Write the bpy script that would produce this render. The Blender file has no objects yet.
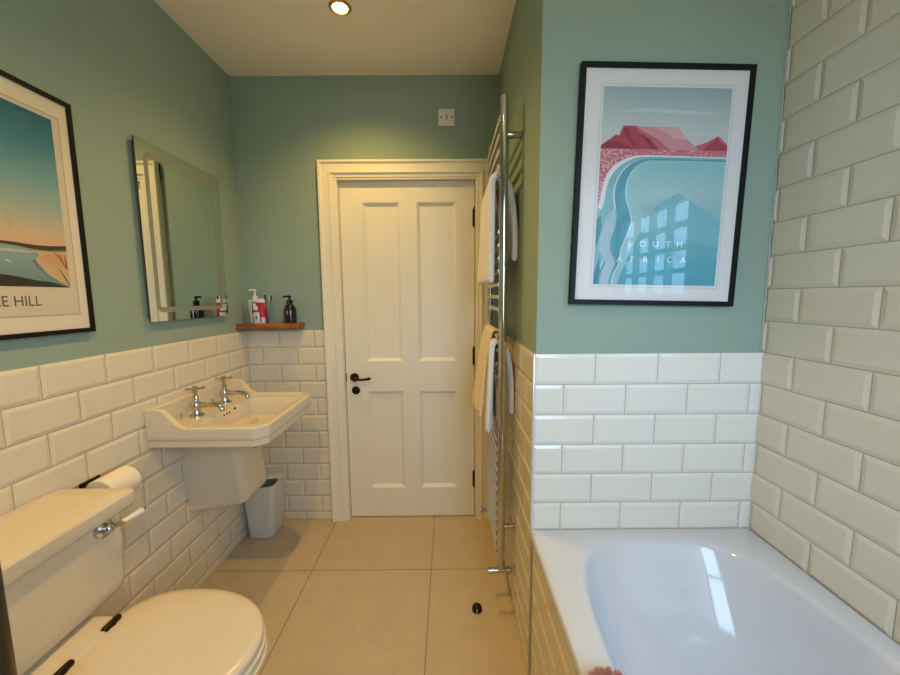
import bpy, bmesh, math, random
from mathutils import Vector, Matrix
S = bpy.context.scene
COL = S.collection
PI = math.pi
rnd = random.Random(7)

# ------------------------------------------------------------------ camera, sky, exposure
cam_d = bpy.data.cameras.new('camera'); cam = bpy.data.objects.new('camera', cam_d); COL.objects.link(cam)
cam_d.sensor_fit = 'HORIZONTAL'; cam_d.sensor_width = 36.0
cam_d.lens = 369.1 / 900 * 36.0
cam_d.clip_start = 0.02
_r = Vector((0.99996925, -0.00357194, -0.00698184)); _u = Vector((0.00733163, 0.10971709, 0.99393582)); _f = Vector((0.00278425, 0.99395644, -0.10973991))
M = Matrix(((_r.x, _u.x, -_f.x, 0), (_r.y, _u.y, -_f.y, 0), (_r.z, _u.z, -_f.z, 1.3518), (0, 0, 0, 1)))
cam.matrix_world = M
S.camera = cam
S.view_settings.view_transform = 'Standard'
S.view_settings.look = 'None'
S.view_settings.gamma = 1.0
S.view_settings.use_curve_mapping = False
S.view_settings.exposure = 0.0

SKY = 11.5          # daylight outside the window
SPOT_W = 36.0       # ceiling downlights
WARM = (1.0, 0.63, 0.17)
world = bpy.data.worlds.new('sky'); S.world = world; world.use_nodes = True
bg = world.node_tree.nodes['Background']
bg.inputs['Strength'].default_value = SKY
_tc = world.node_tree.nodes.new('ShaderNodeTexCoord'); _sp = world.node_tree.nodes.new('ShaderNodeSeparateXYZ'); _rp = world.node_tree.nodes.new('ShaderNodeValToRGB')
world.node_tree.links.new(_tc.outputs['Generated'], _sp.inputs[0]); world.node_tree.links.new(_sp.outputs['Z'], _rp.inputs[0]); world.node_tree.links.new(_rp.outputs[0], bg.inputs['Color'])
_rp.color_ramp.elements[0].position = 0.0; _rp.color_ramp.elements[0].color = (0.26, 0.29, 0.27, 1)      # ground and houses outside
_rp.color_ramp.elements[1].position = 0.03; _rp.color_ramp.elements[1].color = (0.52, 0.77, 1.08, 1)      # overcast sky

# ------------------------------------------------------------------ dimensions (metres), camera stands at x=0 y=0
XL, XR = -1.167, 1.0115          # tile faces left / right
XLP = XL - 0.010                 # plaster left
YF = 2.131; YFP = YF + 0.010     # far wall tile / plaster
YN = 1.172; YNP = YN + 0.009     # nib wall tile / plaster
XN = 0.272; XNP = XN + 0.010     # nib wall side
ZC = 2.5445; ZT = 1.1664         # ceiling, top of wainscot
YB = -0.60                       # wall behind the camera
TW, TH = 0.2025, 0.1015
WY0, WY1, WZ0, WZ1 = 0.06, 0.735, 1.33, 1.80   # window in the right wall
FX0, FX1, FZ0, FZ1 = 0.12, 0.98, 1.10, 2.25      # window in the wall behind the camera
BZ = 0.567                       # bath rim

# window portal (importance-samples the daylight coming through the pane)
pl = bpy.data.lights.new('window_daylight', 'AREA'); pl.shape = 'RECTANGLE'; pl.size = WZ1 - WZ0; pl.size_y = WY1 - WY0
pl.cycles.is_portal = True
po = bpy.data.objects.new('window_daylight', pl); COL.objects.link(po)
po.location = (XR + 0.075, (WY0 + WY1) / 2, (WZ0 + WZ1) / 2); po.rotation_euler = (0, math.radians(90), 0)

pl2 = bpy.data.lights.new('window_daylight', 'AREA'); pl2.shape = 'RECTANGLE'; pl2.size = FX1 - FX0; pl2.size_y = FZ1 - FZ0
pl2.cycles.is_portal = True
po2 = bpy.data.objects.new('window_daylight', pl2); COL.objects.link(po2)
po2.location = ((FX0 + FX1) / 2, YB - 0.13, (FZ0 + FZ1) / 2); po2.rotation_euler = (math.radians(90), 0, 0)

# ------------------------------------------------------------------ materials
def lin(c):
    return tuple(((x / 255) / 12.92 if x / 255 <= 0.04045 else ((x / 255 + 0.055) / 1.055) ** 2.4) for x in c)
def mat(name, rgb, rough=0.5, metal=0.0, bump=None, var=None, spec=0.5, coat=0.0, emit=None, sheen=0.0):
    m = bpy.data.materials.new(name); m.use_nodes = True
    nt = m.node_tree; b = nt.nodes['Principled BSDF']
    c = lin(rgb)
    b.inputs['Base Color'].default_value = (*c, 1)
    b.inputs['Roughness'].default_value = rough
    b.inputs['Metallic'].default_value = metal
    b.inputs['Specular IOR Level'].default_value = spec
    b.inputs['Coat Weight'].default_value = coat
    if sheen: b.inputs['Sheen Weight'].default_value = sheen
    if emit:
        b.inputs['Emission Color'].default_value = (*emit[0], 1); b.inputs['Emission Strength'].default_value = emit[1]
    tc = nt.nodes.new('ShaderNodeTexCoord')
    if var:
        sc, amt = var
        n = nt.nodes.new('ShaderNodeTexNoise'); n.inputs['Scale'].default_value = sc; n.inputs['Detail'].default_value = 4
        nt.links.new(tc.outputs['Object'], n.inputs['Vector'])
        r = nt.nodes.new('ShaderNodeMapRange'); r.inputs['From Min'].default_value = 0.3; r.inputs['From Max'].default_value = 0.7
        r.inputs['To Min'].default_value = 1 - amt; r.inputs['To Max'].default_value = 1 + amt
        nt.links.new(n.outputs['Fac'], r.inputs['Value'])
        v = nt.nodes.new('ShaderNodeVectorMath'); v.operation = 'SCALE'; v.inputs[0].default_value = c
        nt.links.new(r.outputs['Result'], v.inputs['Scale']); nt.links.new(v.outputs[0], b.inputs['Base Color'])
    if bump:
        sc, st, dist = bump
        n = nt.nodes.new('ShaderNodeTexNoise'); n.inputs['Scale'].default_value = sc; n.inputs['Detail'].default_value = 3
        nt.links.new(tc.outputs['Object'], n.inputs['Vector'])
        bp = nt.nodes.new('ShaderNodeBump'); bp.inputs['Strength'].default_value = st; bp.inputs['Distance'].default_value = dist
        nt.links.new(n.outputs['Fac'], bp.inputs['Height']); nt.links.new(bp.outputs['Normal'], b.inputs['Normal'])
    return m

def glass_mat(name, r0=0.08, tint=(1, 1, 1), rough=0.0):
    """thin clear pane: a clear sheet with a Fresnel-like mirror share"""
    m = bpy.data.materials.new(name); m.use_nodes = True
    nt = m.node_tree; nt.nodes.clear()
    out = nt.nodes.new('ShaderNodeOutputMaterial'); mix = nt.nodes.new('ShaderNodeMixShader')
    t = nt.nodes.new('ShaderNodeBsdfTransparent'); t.inputs['Color'].default_value = (*tint, 1)
    g = nt.nodes.new('ShaderNodeBsdfGlossy'); g.inputs['Roughness'].default_value = rough
    lw = nt.nodes.new('ShaderNodeLayerWeight'); lw.inputs['Blend'].default_value = 0.5
    pw = nt.nodes.new('ShaderNodeMath'); pw.operation = 'POWER'; pw.inputs[1].default_value = 5.0
    ma = nt.nodes.new('ShaderNodeMath'); ma.operation = 'MULTIPLY_ADD'; ma.inputs[1].default_value = 1 - r0; ma.inputs[2].default_value = r0
    nt.links.new(lw.outputs['Facing'], pw.inputs[0]); nt.links.new(pw.outputs[0], ma.inputs[0])
    nt.links.new(ma.outputs[0], mix.inputs[0]); nt.links.new(t.outputs[0], mix.inputs[1]); nt.links.new(g.outputs[0], mix.inputs[2])
    nt.links.new(mix.outputs[0], out.inputs['Surface'])
    return m

def floor_mat():
    m = mat('beige porcelain floor', (200, 176, 138), 0.38, bump=(60, 0.05, 0.002))
    nt = m.node_tree; b = nt.nodes['Principled BSDF']
    tc = nt.nodes.new('ShaderNodeTexCoord'); mp = nt.nodes.new('ShaderNodeMapping')
    mp.inputs['Location'].default_value = (0.692, -1.704 + 1.2, 0)
    nt.links.new(tc.outputs['Object'], mp.inputs['Vector'])
    br = nt.nodes.new('ShaderNodeTexBrick'); br.offset = 0.0; br.squash = 1.0
    br.inputs['Scale'].default_value = 1.0; br.inputs['Brick Width'].default_value = 0.595; br.inputs['Row Height'].default_value = 0.6
    br.inputs['Mortar Size'].default_value = 0.0022; br.inputs['Mortar Smooth'].default_value = 0.1; br.inputs['Bias'].default_value = 0.0
    br.inputs['Color1'].default_value = (*lin((203, 180, 143)), 1); br.inputs['Color2'].default_value = (*lin((198, 174, 136)), 1)
    br.inputs['Mortar'].default_value = (*lin((140, 118, 86)), 1)
    nt.links.new(mp.outputs[0], br.inputs['Vector'])
    n = nt.nodes.new('ShaderNodeTexNoise'); n.inputs['Scale'].default_value = 9; n.inputs['Detail'].default_value = 8; n.inputs['Roughness'].default_value = 0.7
    nt.links.new(tc.outputs['Object'], n.inputs['Vector'])
    r = nt.nodes.new('ShaderNodeMapRange'); r.inputs['From Min'].default_value = 0.3; r.inputs['From Max'].default_value = 0.7; r.inputs['To Min'].default_value = 0.92; r.inputs['To Max'].default_value = 1.06
    nt.links.new(n.outputs['Fac'], r.inputs['Value'])
    v = nt.nodes.new('ShaderNodeVectorMath'); v.operation = 'SCALE'
    nt.links.new(br.outputs['Color'], v.inputs[0]); nt.links.new(r.outputs['Result'], v.inputs['Scale'])
    nt.links.new(v.outputs[0], b.inputs['Base Color'])
    return m

def wood_mat(name, a, c, scale=(3, 40, 40), rough=0.4):
    m = mat(name, a, rough); nt = m.node_tree; b = nt.nodes['Principled BSDF']
    tc = nt.nodes.new('ShaderNodeTexCoord'); mp = nt.nodes.new('ShaderNodeMapping'); mp.inputs['Scale'].default_value = scale
    n = nt.nodes.new('ShaderNodeTexNoise'); n.inputs['Scale'].default_value = 1.0; n.inputs['Detail'].default_value = 5
    rp = nt.nodes.new('ShaderNodeValToRGB'); rp.color_ramp.elements[0].position = 0.35; rp.color_ramp.elements[1].position = 0.65
    rp.color_ramp.elements[0].color = (*lin(a), 1); rp.color_ramp.elements[1].color = (*lin(c), 1)
    nt.links.new(tc.outputs['Object'], mp.inputs[0]); nt.links.new(mp.outputs[0], n.inputs['Vector']); nt.links.new(n.outputs['Fac'], rp.inputs[0]); nt.links.new(rp.outputs[0], b.inputs['Base Color'])
    return m

PAINT = mat('sage green wall paint', (147, 166, 150), 0.75, bump=(350, 0.12, 0.001), var=(2.5, 0.02))
CEIL = mat('off-white ceiling paint', (250, 240, 222), 0.85, bump=(300, 0.08, 0.001))
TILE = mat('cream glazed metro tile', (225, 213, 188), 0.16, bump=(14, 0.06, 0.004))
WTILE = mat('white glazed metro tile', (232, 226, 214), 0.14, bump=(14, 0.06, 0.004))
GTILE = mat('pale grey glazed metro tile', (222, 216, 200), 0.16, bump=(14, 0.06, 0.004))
GROUT = mat('taupe grout', (172, 156, 130), 0.9)
WGROUT = mat('grey grout', (172, 170, 162), 0.9)
FLOOR = floor_mat()
DOORP = mat('cream satin door paint', (238, 228, 206), 0.45, bump=(120, 0.05, 0.001))
CERAM = mat('white vitreous china', (224, 208, 180), 0.10, coat=0.3)
SEATM = mat('white toilet seat plastic', (224, 206, 178), 0.22)
ACRYL = mat('white bath acrylic', (206, 209, 216), 0.09, coat=0.3)
CHROME = mat('polished chrome', (200, 198, 194), 0.10, metal=1.0)
BRONZE = mat('dark bronze', (46, 34, 28), 0.32, metal=0.7)
BLACK = mat('black frame', (9, 9, 10), 0.5, spec=0.25)
DARK = mat('dark hole', (22, 19, 16), 0.7)
GAPM = mat('brown grey seal', (92, 80, 64), 0.7)  # dark brownish grey, used for the cistern gasket
MATB = mat('off-white mount board', (226, 222, 222), 0.8)
MATC = mat('cream mount board', (228, 216, 192), 0.8)
PICG = glass_mat('picture glass', 0.055)
WING = glass_mat('window glass')
WINT = glass_mat('daylight-dimming window glass', 0.08, (0.50, 0.54, 0.58))  # grey tint added to weaken daylight through the side window
MIRR = mat('mirror silver', (224, 230, 222), 0.0, metal=1.0)
FROST = mat('frosted mirror band', (134, 140, 122), 0.6)
MSIDE = mat('dark mirror edge', (48, 46, 40), 0.4)
MBACK = mat('grey mirror housing', (96, 100, 90), 0.5)
WHITEP = mat('white plastic', (228, 226, 220), 0.3)
BINP = mat('pale grey bin plastic', (214, 208, 196), 0.4)
BINI = mat('mid grey bin insert', (110, 110, 106), 0.5)
PAPER = mat('white tissue paper', (240, 228, 204), 0.95, bump=(200, 0.2, 0.001))
TOWEL = mat('white terry towel', (232, 228, 228), 0.95, bump=(380, 0.5, 0.003), sheen=0.3)
TOWEL_LIT = mat('lamplight-tinted terry towel', (234, 214, 180), 0.95, bump=(380, 0.5, 0.003), sheen=0.3)  # white towel again, warm lamplight put into its colour
OAK = wood_mat('warm brown wood', (120, 68, 26), (172, 104, 44), (6, 60, 60))
DWOOD = wood_mat('dark stained wood', (34, 22, 12), (58, 40, 22), (40, 40, 3), 0.35)
BRASS = mat('brass trim', (206, 164, 92), 0.25, metal=1.0)
PORC = mat('white porcelain lever', (236, 228, 212), 0.12)
TRIMW = mat('white tile edge trim', (214, 208, 196), 0.2, metal=0.3)
WFRAME = mat('white window paint', (232, 232, 230), 0.4)

# ------------------------------------------------------------------ mesh helpers
class MB:
    def __init__(s): s.bm = bmesh.new(); s.mats = []
    def mi(s, m):
        if m is None: return 0
        if m not in s.mats: s.mats.append(m)
        return s.mats.index(m)
    def face(s, pts, m=None):
        f = s.bm.faces.new([s.bm.verts.new(p) for p in pts]); f.material_index = s.mi(m); return f
    def box(s, x0, x1, y0, y1, z0, z1, bev=0.0, m=None, seg=2):
        vs = [s.bm.verts.new((x, y, z)) for x in (x0, x1) for y in (y0, y1) for z in (z0, z1)]
        k = s.mi(m); fs = []
        for q in ((0, 1, 3, 2), (4, 6, 7, 5), (0, 4, 5, 1), (2, 3, 7, 6), (0, 2, 6, 4), (1, 5, 7, 3)):
            f = s.bm.faces.new([vs[i] for i in q]); f.material_index = k; fs.append(f)
        if bev > 0:
            es = list({e for f in fs for e in f.edges})
            r = bmesh.ops.bevel(s.bm, geom=es, offset=bev, segments=seg, affect='EDGES', profile=0.5, clamp_overlap=True)
            for f in r['faces']: f.material_index = k
        return s
    def loft(s, loops, m=None, cap0=True, cap1=True, closed=True):
        k = s.mi(m)
        L = [[s.bm.verts.new(p) for p in lp] for lp in loops]
        n = len(L[0])
        for a, b in zip(L, L[1:]):
            for i in range(n if closed else n - 1):
                j = (i + 1) % n
                f = s.bm.faces.new((a[i], a[j], b[j], b[i])); f.material_index = k
        if closed and cap0: f = s.bm.faces.new(L[0][::-1]); f.material_index = k
        if closed and cap1: f = s.bm.faces.new(L[-1]); f.material_index = k
        return s
    def tube(s, pts, r, n=14, m=None, caps=True):
        pts = [Vector(p) for p in pts]; R = r if isinstance(r, (list, tuple)) else [r] * len(pts)
        loops = []; prev = None
        for i, p in enumerate(pts):
            t = ((pts[min(i + 1, len(pts) - 1)] - p).normalized() + (p - pts[max(i - 1, 0)]).normalized())
            if t.length < 1e-6: t = pts[min(i + 1, len(pts) - 1)] - pts[max(i - 1, 0)]
            t.normalize()
            if prev is None:
                a = Vector((0, 0, 1)) if abs(t.z) < 0.9 else Vector((1, 0, 0)); x = t.cross(a).normalized()
            else:
                x = prev - t * prev.dot(t); x.normalize()
            prev = x; y = t.cross(x)
            loops.append([p + (x * math.cos(2 * PI * k / n) + y * math.sin(2 * PI * k / n)) * R[i] for k in range(n)])
        return s.loft(loops, m, caps, caps)
    def lathe(s, prof, c, axis='z', n=24, m=None, caps=True):
        c = Vector(c)
        ax = {'z': (Vector((1, 0, 0)), Vector((0, 1, 0)), Vector((0, 0, 1))), 'x': (Vector((0, 1, 0)), Vector((0, 0, 1)), Vector((1, 0, 0))), 'y': (Vector((0, 0, 1)), Vector((1, 0, 0)), Vector((0, 1, 0)))}[axis]
        loops = [[c + ax[2] * h + (ax[0] * math.cos(2 * PI * k / n) + ax[1] * math.sin(2 * PI * k / n)) * max(r, 1e-5) for k in range(n)] for r, h in prof]
        return s.loft(loops, m, caps, caps)
    def prism(s, poly, fn, d0, d1, m=None):
        return s.loft([[fn(a, b, d0) for a, b in poly], [fn(a, b, d1) for a, b in poly]], m)
    def sphere(s, c, r, n=14, m=None, sc=(1, 1, 1)):
        prof = [(math.sin(PI * i / n), -math.cos(PI * i / n)) for i in range(1, n)]
        c = Vector(c)
        loops = [[c + Vector((a * math.cos(2 * PI * k / (2 * n)) * sc[0], a * math.sin(2 * PI * k / (2 * n)) * sc[1], h * sc[2])) * r for k in range(2 * n)] for a, h in prof]
        return s.loft(loops, m)
    def build(s, name, mats=None, parent=None, smooth=True, angle=35, bevel=None, subsurf=0):
        bmesh.ops.recalc_face_normals(s.bm, faces=s.bm.faces[:])
        me = bpy.data.meshes.new(name)
        off = root_loc(parent) if parent is not None else Vector((0, 0, 0))
        if off.length: bmesh.ops.translate(s.bm, verts=s.bm.verts[:], vec=-off)
        s.bm.to_mesh(me); s.bm.free()
        ms = s.mats if s.mats else (mats if isinstance(mats, (list, tuple)) else [mats])
        for m in ms: me.materials.append(m)
        if smooth:
            for p in me.polygons: p.use_smooth = True
            me.set_sharp_from_angle(angle=math.radians(angle))
        o = bpy.data.objects.new(name, me); COL.objects.link(o)
        if parent is not None: o.parent = parent
        if bevel:
            b = o.modifiers.new('bevel', 'BEVEL'); b.width = bevel; b.segments = 3; b.limit_method = 'ANGLE'; b.angle_limit = math.radians(28)
        if subsurf:
            b = o.modifiers.new('subsurf', 'SUBSURF'); b.levels = subsurf; b.render_levels = subsurf
        return o
def root_loc(p):
    v = Vector((0, 0, 0))
    while p is not None: v = v + p.location; p = p.parent
    return v
def tag(o, label=None, cat=None, group=None, kind=None):
    if label: o['label'] = label
    if cat: o['category'] = cat
    if group: o['group'] = group
    if kind: o['kind'] = kind
    return o
def thing(name, loc, label, cat, group=None):
    o = bpy.data.objects.new(name, None); o.empty_display_size = 0.05; COL.objects.link(o); o.location = loc
    return tag(o, label, cat, group)
def struct(o, label=None, cat=None): return tag(o, label, cat, kind='structure')
def dup(root, loc, label=None):
    r = root.copy(); COL.objects.link(r); r.location = loc
    if label: r['label'] = label
    for ch in list(root.children):
        c = ch.copy(); COL.objects.link(c); c.parent = r
        for g in list(ch.children):
            d = g.copy(); COL.objects.link(d); d.parent = c
    return r
def tiles(mb, fn, u0, u1, z0, z1, uj, zt, mt, mg, rows, bev=0.011, face=0.0, holes=()):
    """bevelled metro tiles in running bond; fn(u, z, d) -> world, d = distance out of the wall"""
    k1, k2 = mb.mi(mt), mb.mi(mg)
    def quad(u0, u1, z0, z1, d):
        mb.face([fn(u0, z0, d), fn(u1, z0, d), fn(u1, z1, d), fn(u0, z1, d)], mg)
    if holes:
        h = holes[0]
        quad(u0, h[0], z0, z1, -0.0042); quad(h[1], u1, z0, z1, -0.0042); quad(h[0], h[1], z0, h[2], -0.0042); quad(h[0], h[1], h[3], z1, -0.0042)
    else: quad(u0, u1, z0, z1, -0.0042)
    g = 0.0014
    for r in rows:
        ztop, zbot = zt - r * TH, zt - (r + 1) * TH
        off = (r % 2) * TW / 2
        k0 = math.floor((u0 - uj - off) / TW) - 1; kn = math.ceil((u1 - uj - off) / TW) + 1
        for k in range(k0, kn):
            parts = [(max(u0, uj + off + k * TW + g), min(u1, uj + off + (k + 1) * TW - g), max(z0, zbot + g), min(z1, ztop - g))]
            for h in holes:
                nx = []
                for a, b, c, d in parts:
                    if b <= h[0] or a >= h[1] or d <= h[2] or c >= h[3]: nx.append((a, b, c, d)); continue
                    if a < h[0]: nx.append((a, h[0], c, d))
                    if b > h[1]: nx.append((h[1], b, c, d))
                    if c < h[2]: nx.append((max(a, h[0]), min(b, h[1]), c, h[2]))
                    if d > h[3]: nx.append((max(a, h[0]), min(b, h[1]), h[3], d))
                parts = nx
            for a, b, c, d in parts:
                if b - a < 0.006 or d - c < 0.006: continue
                bu = min(bev, (b - a) * 0.3); bz = min(bev, (d - c) * 0.3)
                L = [[fn(a, c, -0.006), fn(b, c, -0.006), fn(b, d, -0.006), fn(a, d, -0.006)],
                     [fn(a, c, -0.0035), fn(b, c, -0.0035), fn(b, d, -0.0035), fn(a, d, -0.0035)],
                     [fn(a + bu, c + bz, 0), fn(b - bu, c + bz, 0), fn(b - bu, d - bz, 0), fn(a + bu, d - bz, 0)]]
                mb.loft(L, mt, cap0=False)

# ------------------------------------------------------------------ the room
mb = MB(); mb.box(-1.40, 1.30, YB - 0.15, 2.35, -0.10, 0.0); struct(mb.build('floor', FLOOR, smooth=False))
mb = MB(); mb.box(-1.40, 1.30, YB - 0.15, 2.35, ZC, ZC + 0.12); struct(mb.build('ceiling', CEIL, smooth=False))

mb = MB(); mb.box(XLP - 0.12, XLP, YB - 0.12, 2.35, 0, ZC)
wl = struct(mb.build('wall_left', PAINT, smooth=False))
mb = MB(); tiles(mb, lambda u, z, d: (XL + d, u, z), YB, YF + 0.006, 0, ZT, 1.0413, ZT, TILE, GROUT, range(0, 12))
mb.box(XLP, XL - 0.006, YB, YF + 0.008, 0.0, ZT - 0.0005, m=TILE); mb.build('tile_wainscot', None, wl, angle=10)

DX0, DX1, DZ1 = -0.6145, 0.1535, 2.000
mb = MB(); mb.box(XLP - 0.12, DX0, YFP, 2.26, 0, ZC); mb.box(DX1, XNP + 0.15, YFP, 2.26, 0, ZC); mb.box(DX0, DX1, YFP, 2.26, DZ1, ZC)
mb.box(XLP - 0.12, XNP + 0.15, 2.26, 2.35, 0, ZC)
wb = struct(mb.build('wall_back', PAINT, smooth=False))
mb = MB(); tiles(mb, lambda u, z, d: (u, YF - d, z), XL - 0.006, -0.716, 0, ZT, -1.1888, ZT, TILE, GROUT, range(0, 12))
mb.box(XL - 0.008, -0.716, YF + 0.006, YFP, 0, ZT - 0.0005, m=TILE); mb.build('tile_wainscot', None, wb, angle=10)

mb = MB(); mb.box(XNP, XR, YNP, YFP, 0, ZC)
wn = struct(mb.build('wall_inner', PAINT, smooth=False))
mb = MB(); tiles(mb, lambda u, z, d: (u, YN - d, z), XN + 0.003, XR + 0.006, 0.0, ZT, 0.271, ZT, WTILE, WGROUT, range(0, 12))
mb.box(XN + 0.003, XR, YN + 0.006, YNP, 0, ZT - 0.0005, m=WTILE); mb.build('tile_wainscot', None, wn, angle=10)
mb = MB(); tiles(mb, lambda u, z, d: (XN - d, u, z), YN + 0.003, YF, 0, ZT, 1.172, ZT, TILE, GROUT, range(0, 12))
mb.box(XN + 0.006, XNP, YN + 0.003, YF, 0, ZT - 0.0005, m=TILE); mb.build('tile_wainscot', None, wn, angle=10)
mb = MB(); mb.box(XN - 0.0015, XN + 0.006, YN - 0.0015, YN + 0.006, 0.0, ZT, 0.002)
struct(mb.build('trim_1', TRIMW))

# right wall: tiled to the ceiling, with the window opening beside the camera
WXO = XR + 0.07
mb = MB()
mb.box(XR + 0.006, WXO, YB - 0.12, WY0, 0, ZC); mb.box(XR + 0.006, WXO, WY1, YNP + 1.1, 0, ZC)
mb.box(XR + 0.006, WXO, WY0, WY1, 0, WZ0); mb.box(XR + 0.006, WXO, WY0, WY1, WZ1, ZC)
wr = struct(mb.build('wall_right', PAINT, smooth=False))
mb = MB(); tiles(mb, lambda u, z, d: (XR - d, u, z), YB, YN + 0.013, 0.0, ZC, 0.8657, ZT, GTILE, WGROUT, range(-14, 12), bev=0.012, holes=((WY0, WY1, WZ0, WZ1),))
mb.build('wall_tiling', None, wr, angle=10)

mb = MB(); mb.box(XLP - 0.12, FX0, YB - 0.12, YB - 0.004, 0, ZC); mb.box(FX1, WXO, YB - 0.12, YB - 0.004, 0, ZC); mb.box(FX0, FX1, YB - 0.12, YB - 0.004, 0, FZ0); mb.box(FX0, FX1, YB - 0.12, YB - 0.004, FZ1, ZC)
struct(mb.build('wall_front', PAINT, smooth=False))

# caulk bead where paint meets the right wall tiles
mb = MB(); pts = []
for i in range(60):
    z = ZT + 0.003 + (ZC - ZT - 0.01) * i / 59
    pts.append((XR - 0.002 + rnd.uniform(-0.0008, 0.0008), YNP - 0.002, z))
mb.tube(pts, [0.0022 + rnd.uniform(-0.0008, 0.0012) for _ in pts], 6)
struct(mb.build('trim_2', mat('grey caulk', (176, 178, 168), 0.6)))

# window
win = thing('window_1', (XR + 0.03, (WY0 + WY1) / 2, WZ0), None, None); struct(win)
mb = MB(); fx0, fx1 = XR + 0.015, XR + 0.055; t = 0.030
mb.box(fx0, fx1, WY0, WY0 + t, WZ0, WZ1, 0.003); mb.box(fx0, fx1, WY1 - t, WY1, WZ0, WZ1, 0.003)
mb.box(fx0, fx1, WY0 + t, WY1 - t, WZ0, WZ0 + t, 0.003); mb.box(fx0, fx1, WY0 + t, WY1 - t, WZ1 - t, WZ1, 0.003)
mb.build('window_frame', WFRAME, win)
mb = MB()
for k in range(1, 4):
    y = WY0 + t + (WY1 - WY0 - 2 * t) * k / 4; mb.box(fx0 + 0.006, fx1 - 0.006, y - 0.011, y + 0.011, WZ0 + t, WZ1 - t)
for k in range(1, 4):
    z = WZ0 + t + (WZ1 - WZ0 - 2 * t) * k / 4; mb.box(fx0 + 0.007, fx1 - 0.007, WY0 + t, WY1 - t, z - 0.011, z + 0.011)
mb.build('glazing_bars', WFRAME, win)
mb = MB(); mb.face([(XR + .035, WY0 + t, WZ0 + t), (XR + .035, WY1 - t, WZ0 + t), (XR + .035, WY1 - t, WZ1 - t), (XR + .035, WY0 + t, WZ1 - t)]); mb.build('window_pane', WINT, win, smooth=False)
mb = MB(); mb.box(XR - 0.003, XR + 0.015, WY0 + 0.001, WY1 - 0.001, WZ0 + 0.0005, WZ0 + 0.016, 0.004); mb.build('window_sill', WFRAME, win)

win2 = thing('window_2', ((FX0 + FX1) / 2, YB - 0.10, FZ0), None, None); struct(win2)
mb = MB(); gy0, gy1 = YB - 0.11, YB - 0.07
mb.box(FX0, FX0 + t, gy0, gy1, FZ0, FZ1, 0.003); mb.box(FX1 - t, FX1, gy0, gy1, FZ0, FZ1, 0.003); mb.box(FX0 + t, FX1 - t, gy0, gy1, FZ0, FZ0 + t, 0.003); mb.box(FX0 + t, FX1 - t, gy0, gy1, FZ1 - t, FZ1, 0.003)
zc = (FZ0 + FZ1) / 2; mb.box(FX0 + t, FX1 - t, gy0 + .002, gy1 - .002, zc - 0.02, zc + 0.02, 0.003); mb.build('window_frame', WFRAME, win2)
mb = MB(); mb.face([(FX0 + t, YB - .09, FZ0 + t), (FX1 - t, YB - .09, FZ0 + t), (FX1 - t, YB - .09, FZ1 - t), (FX0 + t, YB - .09, FZ1 - t)]); mb.build('window_pane', WING, win2, smooth=False)
mb = MB(); mb.box(FX0 + .001, FX1 - .001, YB - .07, YB + 0.015, FZ0 + .0005, FZ0 + .016, .004); mb.build('window_sill', WFRAME, win2)

# door frame mouldings
AX0, AX1, AZ = -0.7165, 0.2555, 2.1000
prof = [(0, 0), (0, 0.024), (0.004, 0.030), (0.013, 0.030), (0.018, 0.024), (0.024, 0.021), (0.058, 0.021), (0.062, 0.027), (0.069, 0.027), (0.076, 0.019), (0.082, 0.017), (0.090, 0.017), (0.094, 0.012), (0.1015, 0.012), (0.1015, 0)]
path = [lambda w: (AX0 + w, 0.0), lambda w: (AX0 + w, AZ - w), lambda w: (AX1 - w, AZ - w), lambda w: (AX1 - w, 0.0)]
mb = MB(); mb.loft([[(p(w)[0], YFP - 0.008 - d, p(w)[1]) for w, d in prof] for p in path], None)
mb.box(AX0, AX0 + 0.1015, YFP - 0.010, YFP, 0, AZ); mb.box(AX1 - 0.1015, AX1, YFP - 0.010, YFP, 0, AZ); mb.box(AX0, AX1, YFP - 0.010, YFP, AZ - 0.1015, AZ)
for a, b in ((DX0 - .0005, DX0 + .002), (DX1 - .002, DX1 + .0005)): mb.box(a, b, YFP - .008, 2.259, 0, DZ1)
mb.box(DX0, DX1, YFP - .008, 2.259, DZ1 - .002, DZ1 + .0005)
struct(mb.build('trim_3', DOORP, angle=20))

door = thing('door_1', ((DX0 + DX1) / 2, 2.18, 0), None, None); struct(door)
dx0, dx1, dy0, dy1, dz0, dz1 = DX0 + 0.005, DX1 - 0.005, 2.152, 2.200, 0.006, DZ1 - 0.004
PX = [(-0.487, -0.275), (-0.178, 0.043)]; PZ = [(0.190, 0.794), (0.975, 1.882)]
mb = MB()
xs = [dx0, PX[0][0], PX[0][1], PX[1][0], PX[1][1], dx1]
mb.box(xs[0], xs[1], dy0, dy1, dz0, dz1); mb.box(xs[4], xs[5], dy0, dy1, dz0, dz1); mb.box(xs[2], xs[3], dy0, dy1, dz0, dz1)
for a, b in ((xs[1], xs[2]), (xs[3], xs[4])):
    mb.box(a, b, dy0, dy1, dz0, PZ[0][0]); mb.box(a, b, dy0, dy1, PZ[0][1], PZ[1][0]); mb.box(a, b, dy0, dy1, PZ[1][1], dz1)
leaf = mb.build('door_leaf', DOORP, door, smooth=False)
for a, b in PX:
    for c, d in PZ:
        mb = MB(); L = []
        for ins, y in ((0, dy0 + 0.001), (0.003, dy0 + 0.003), (0.012, dy0 + 0.009), (0.018, dy0 + 0.015)):
            L.append([(a + ins, y, c + ins), (b - ins, y, c + ins), (b - ins, y, d - ins), (a + ins, y, d - ins)])
        mb.loft(L, None, cap0=False); mb.build('door_panel', DOORP, door, angle=20)
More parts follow.
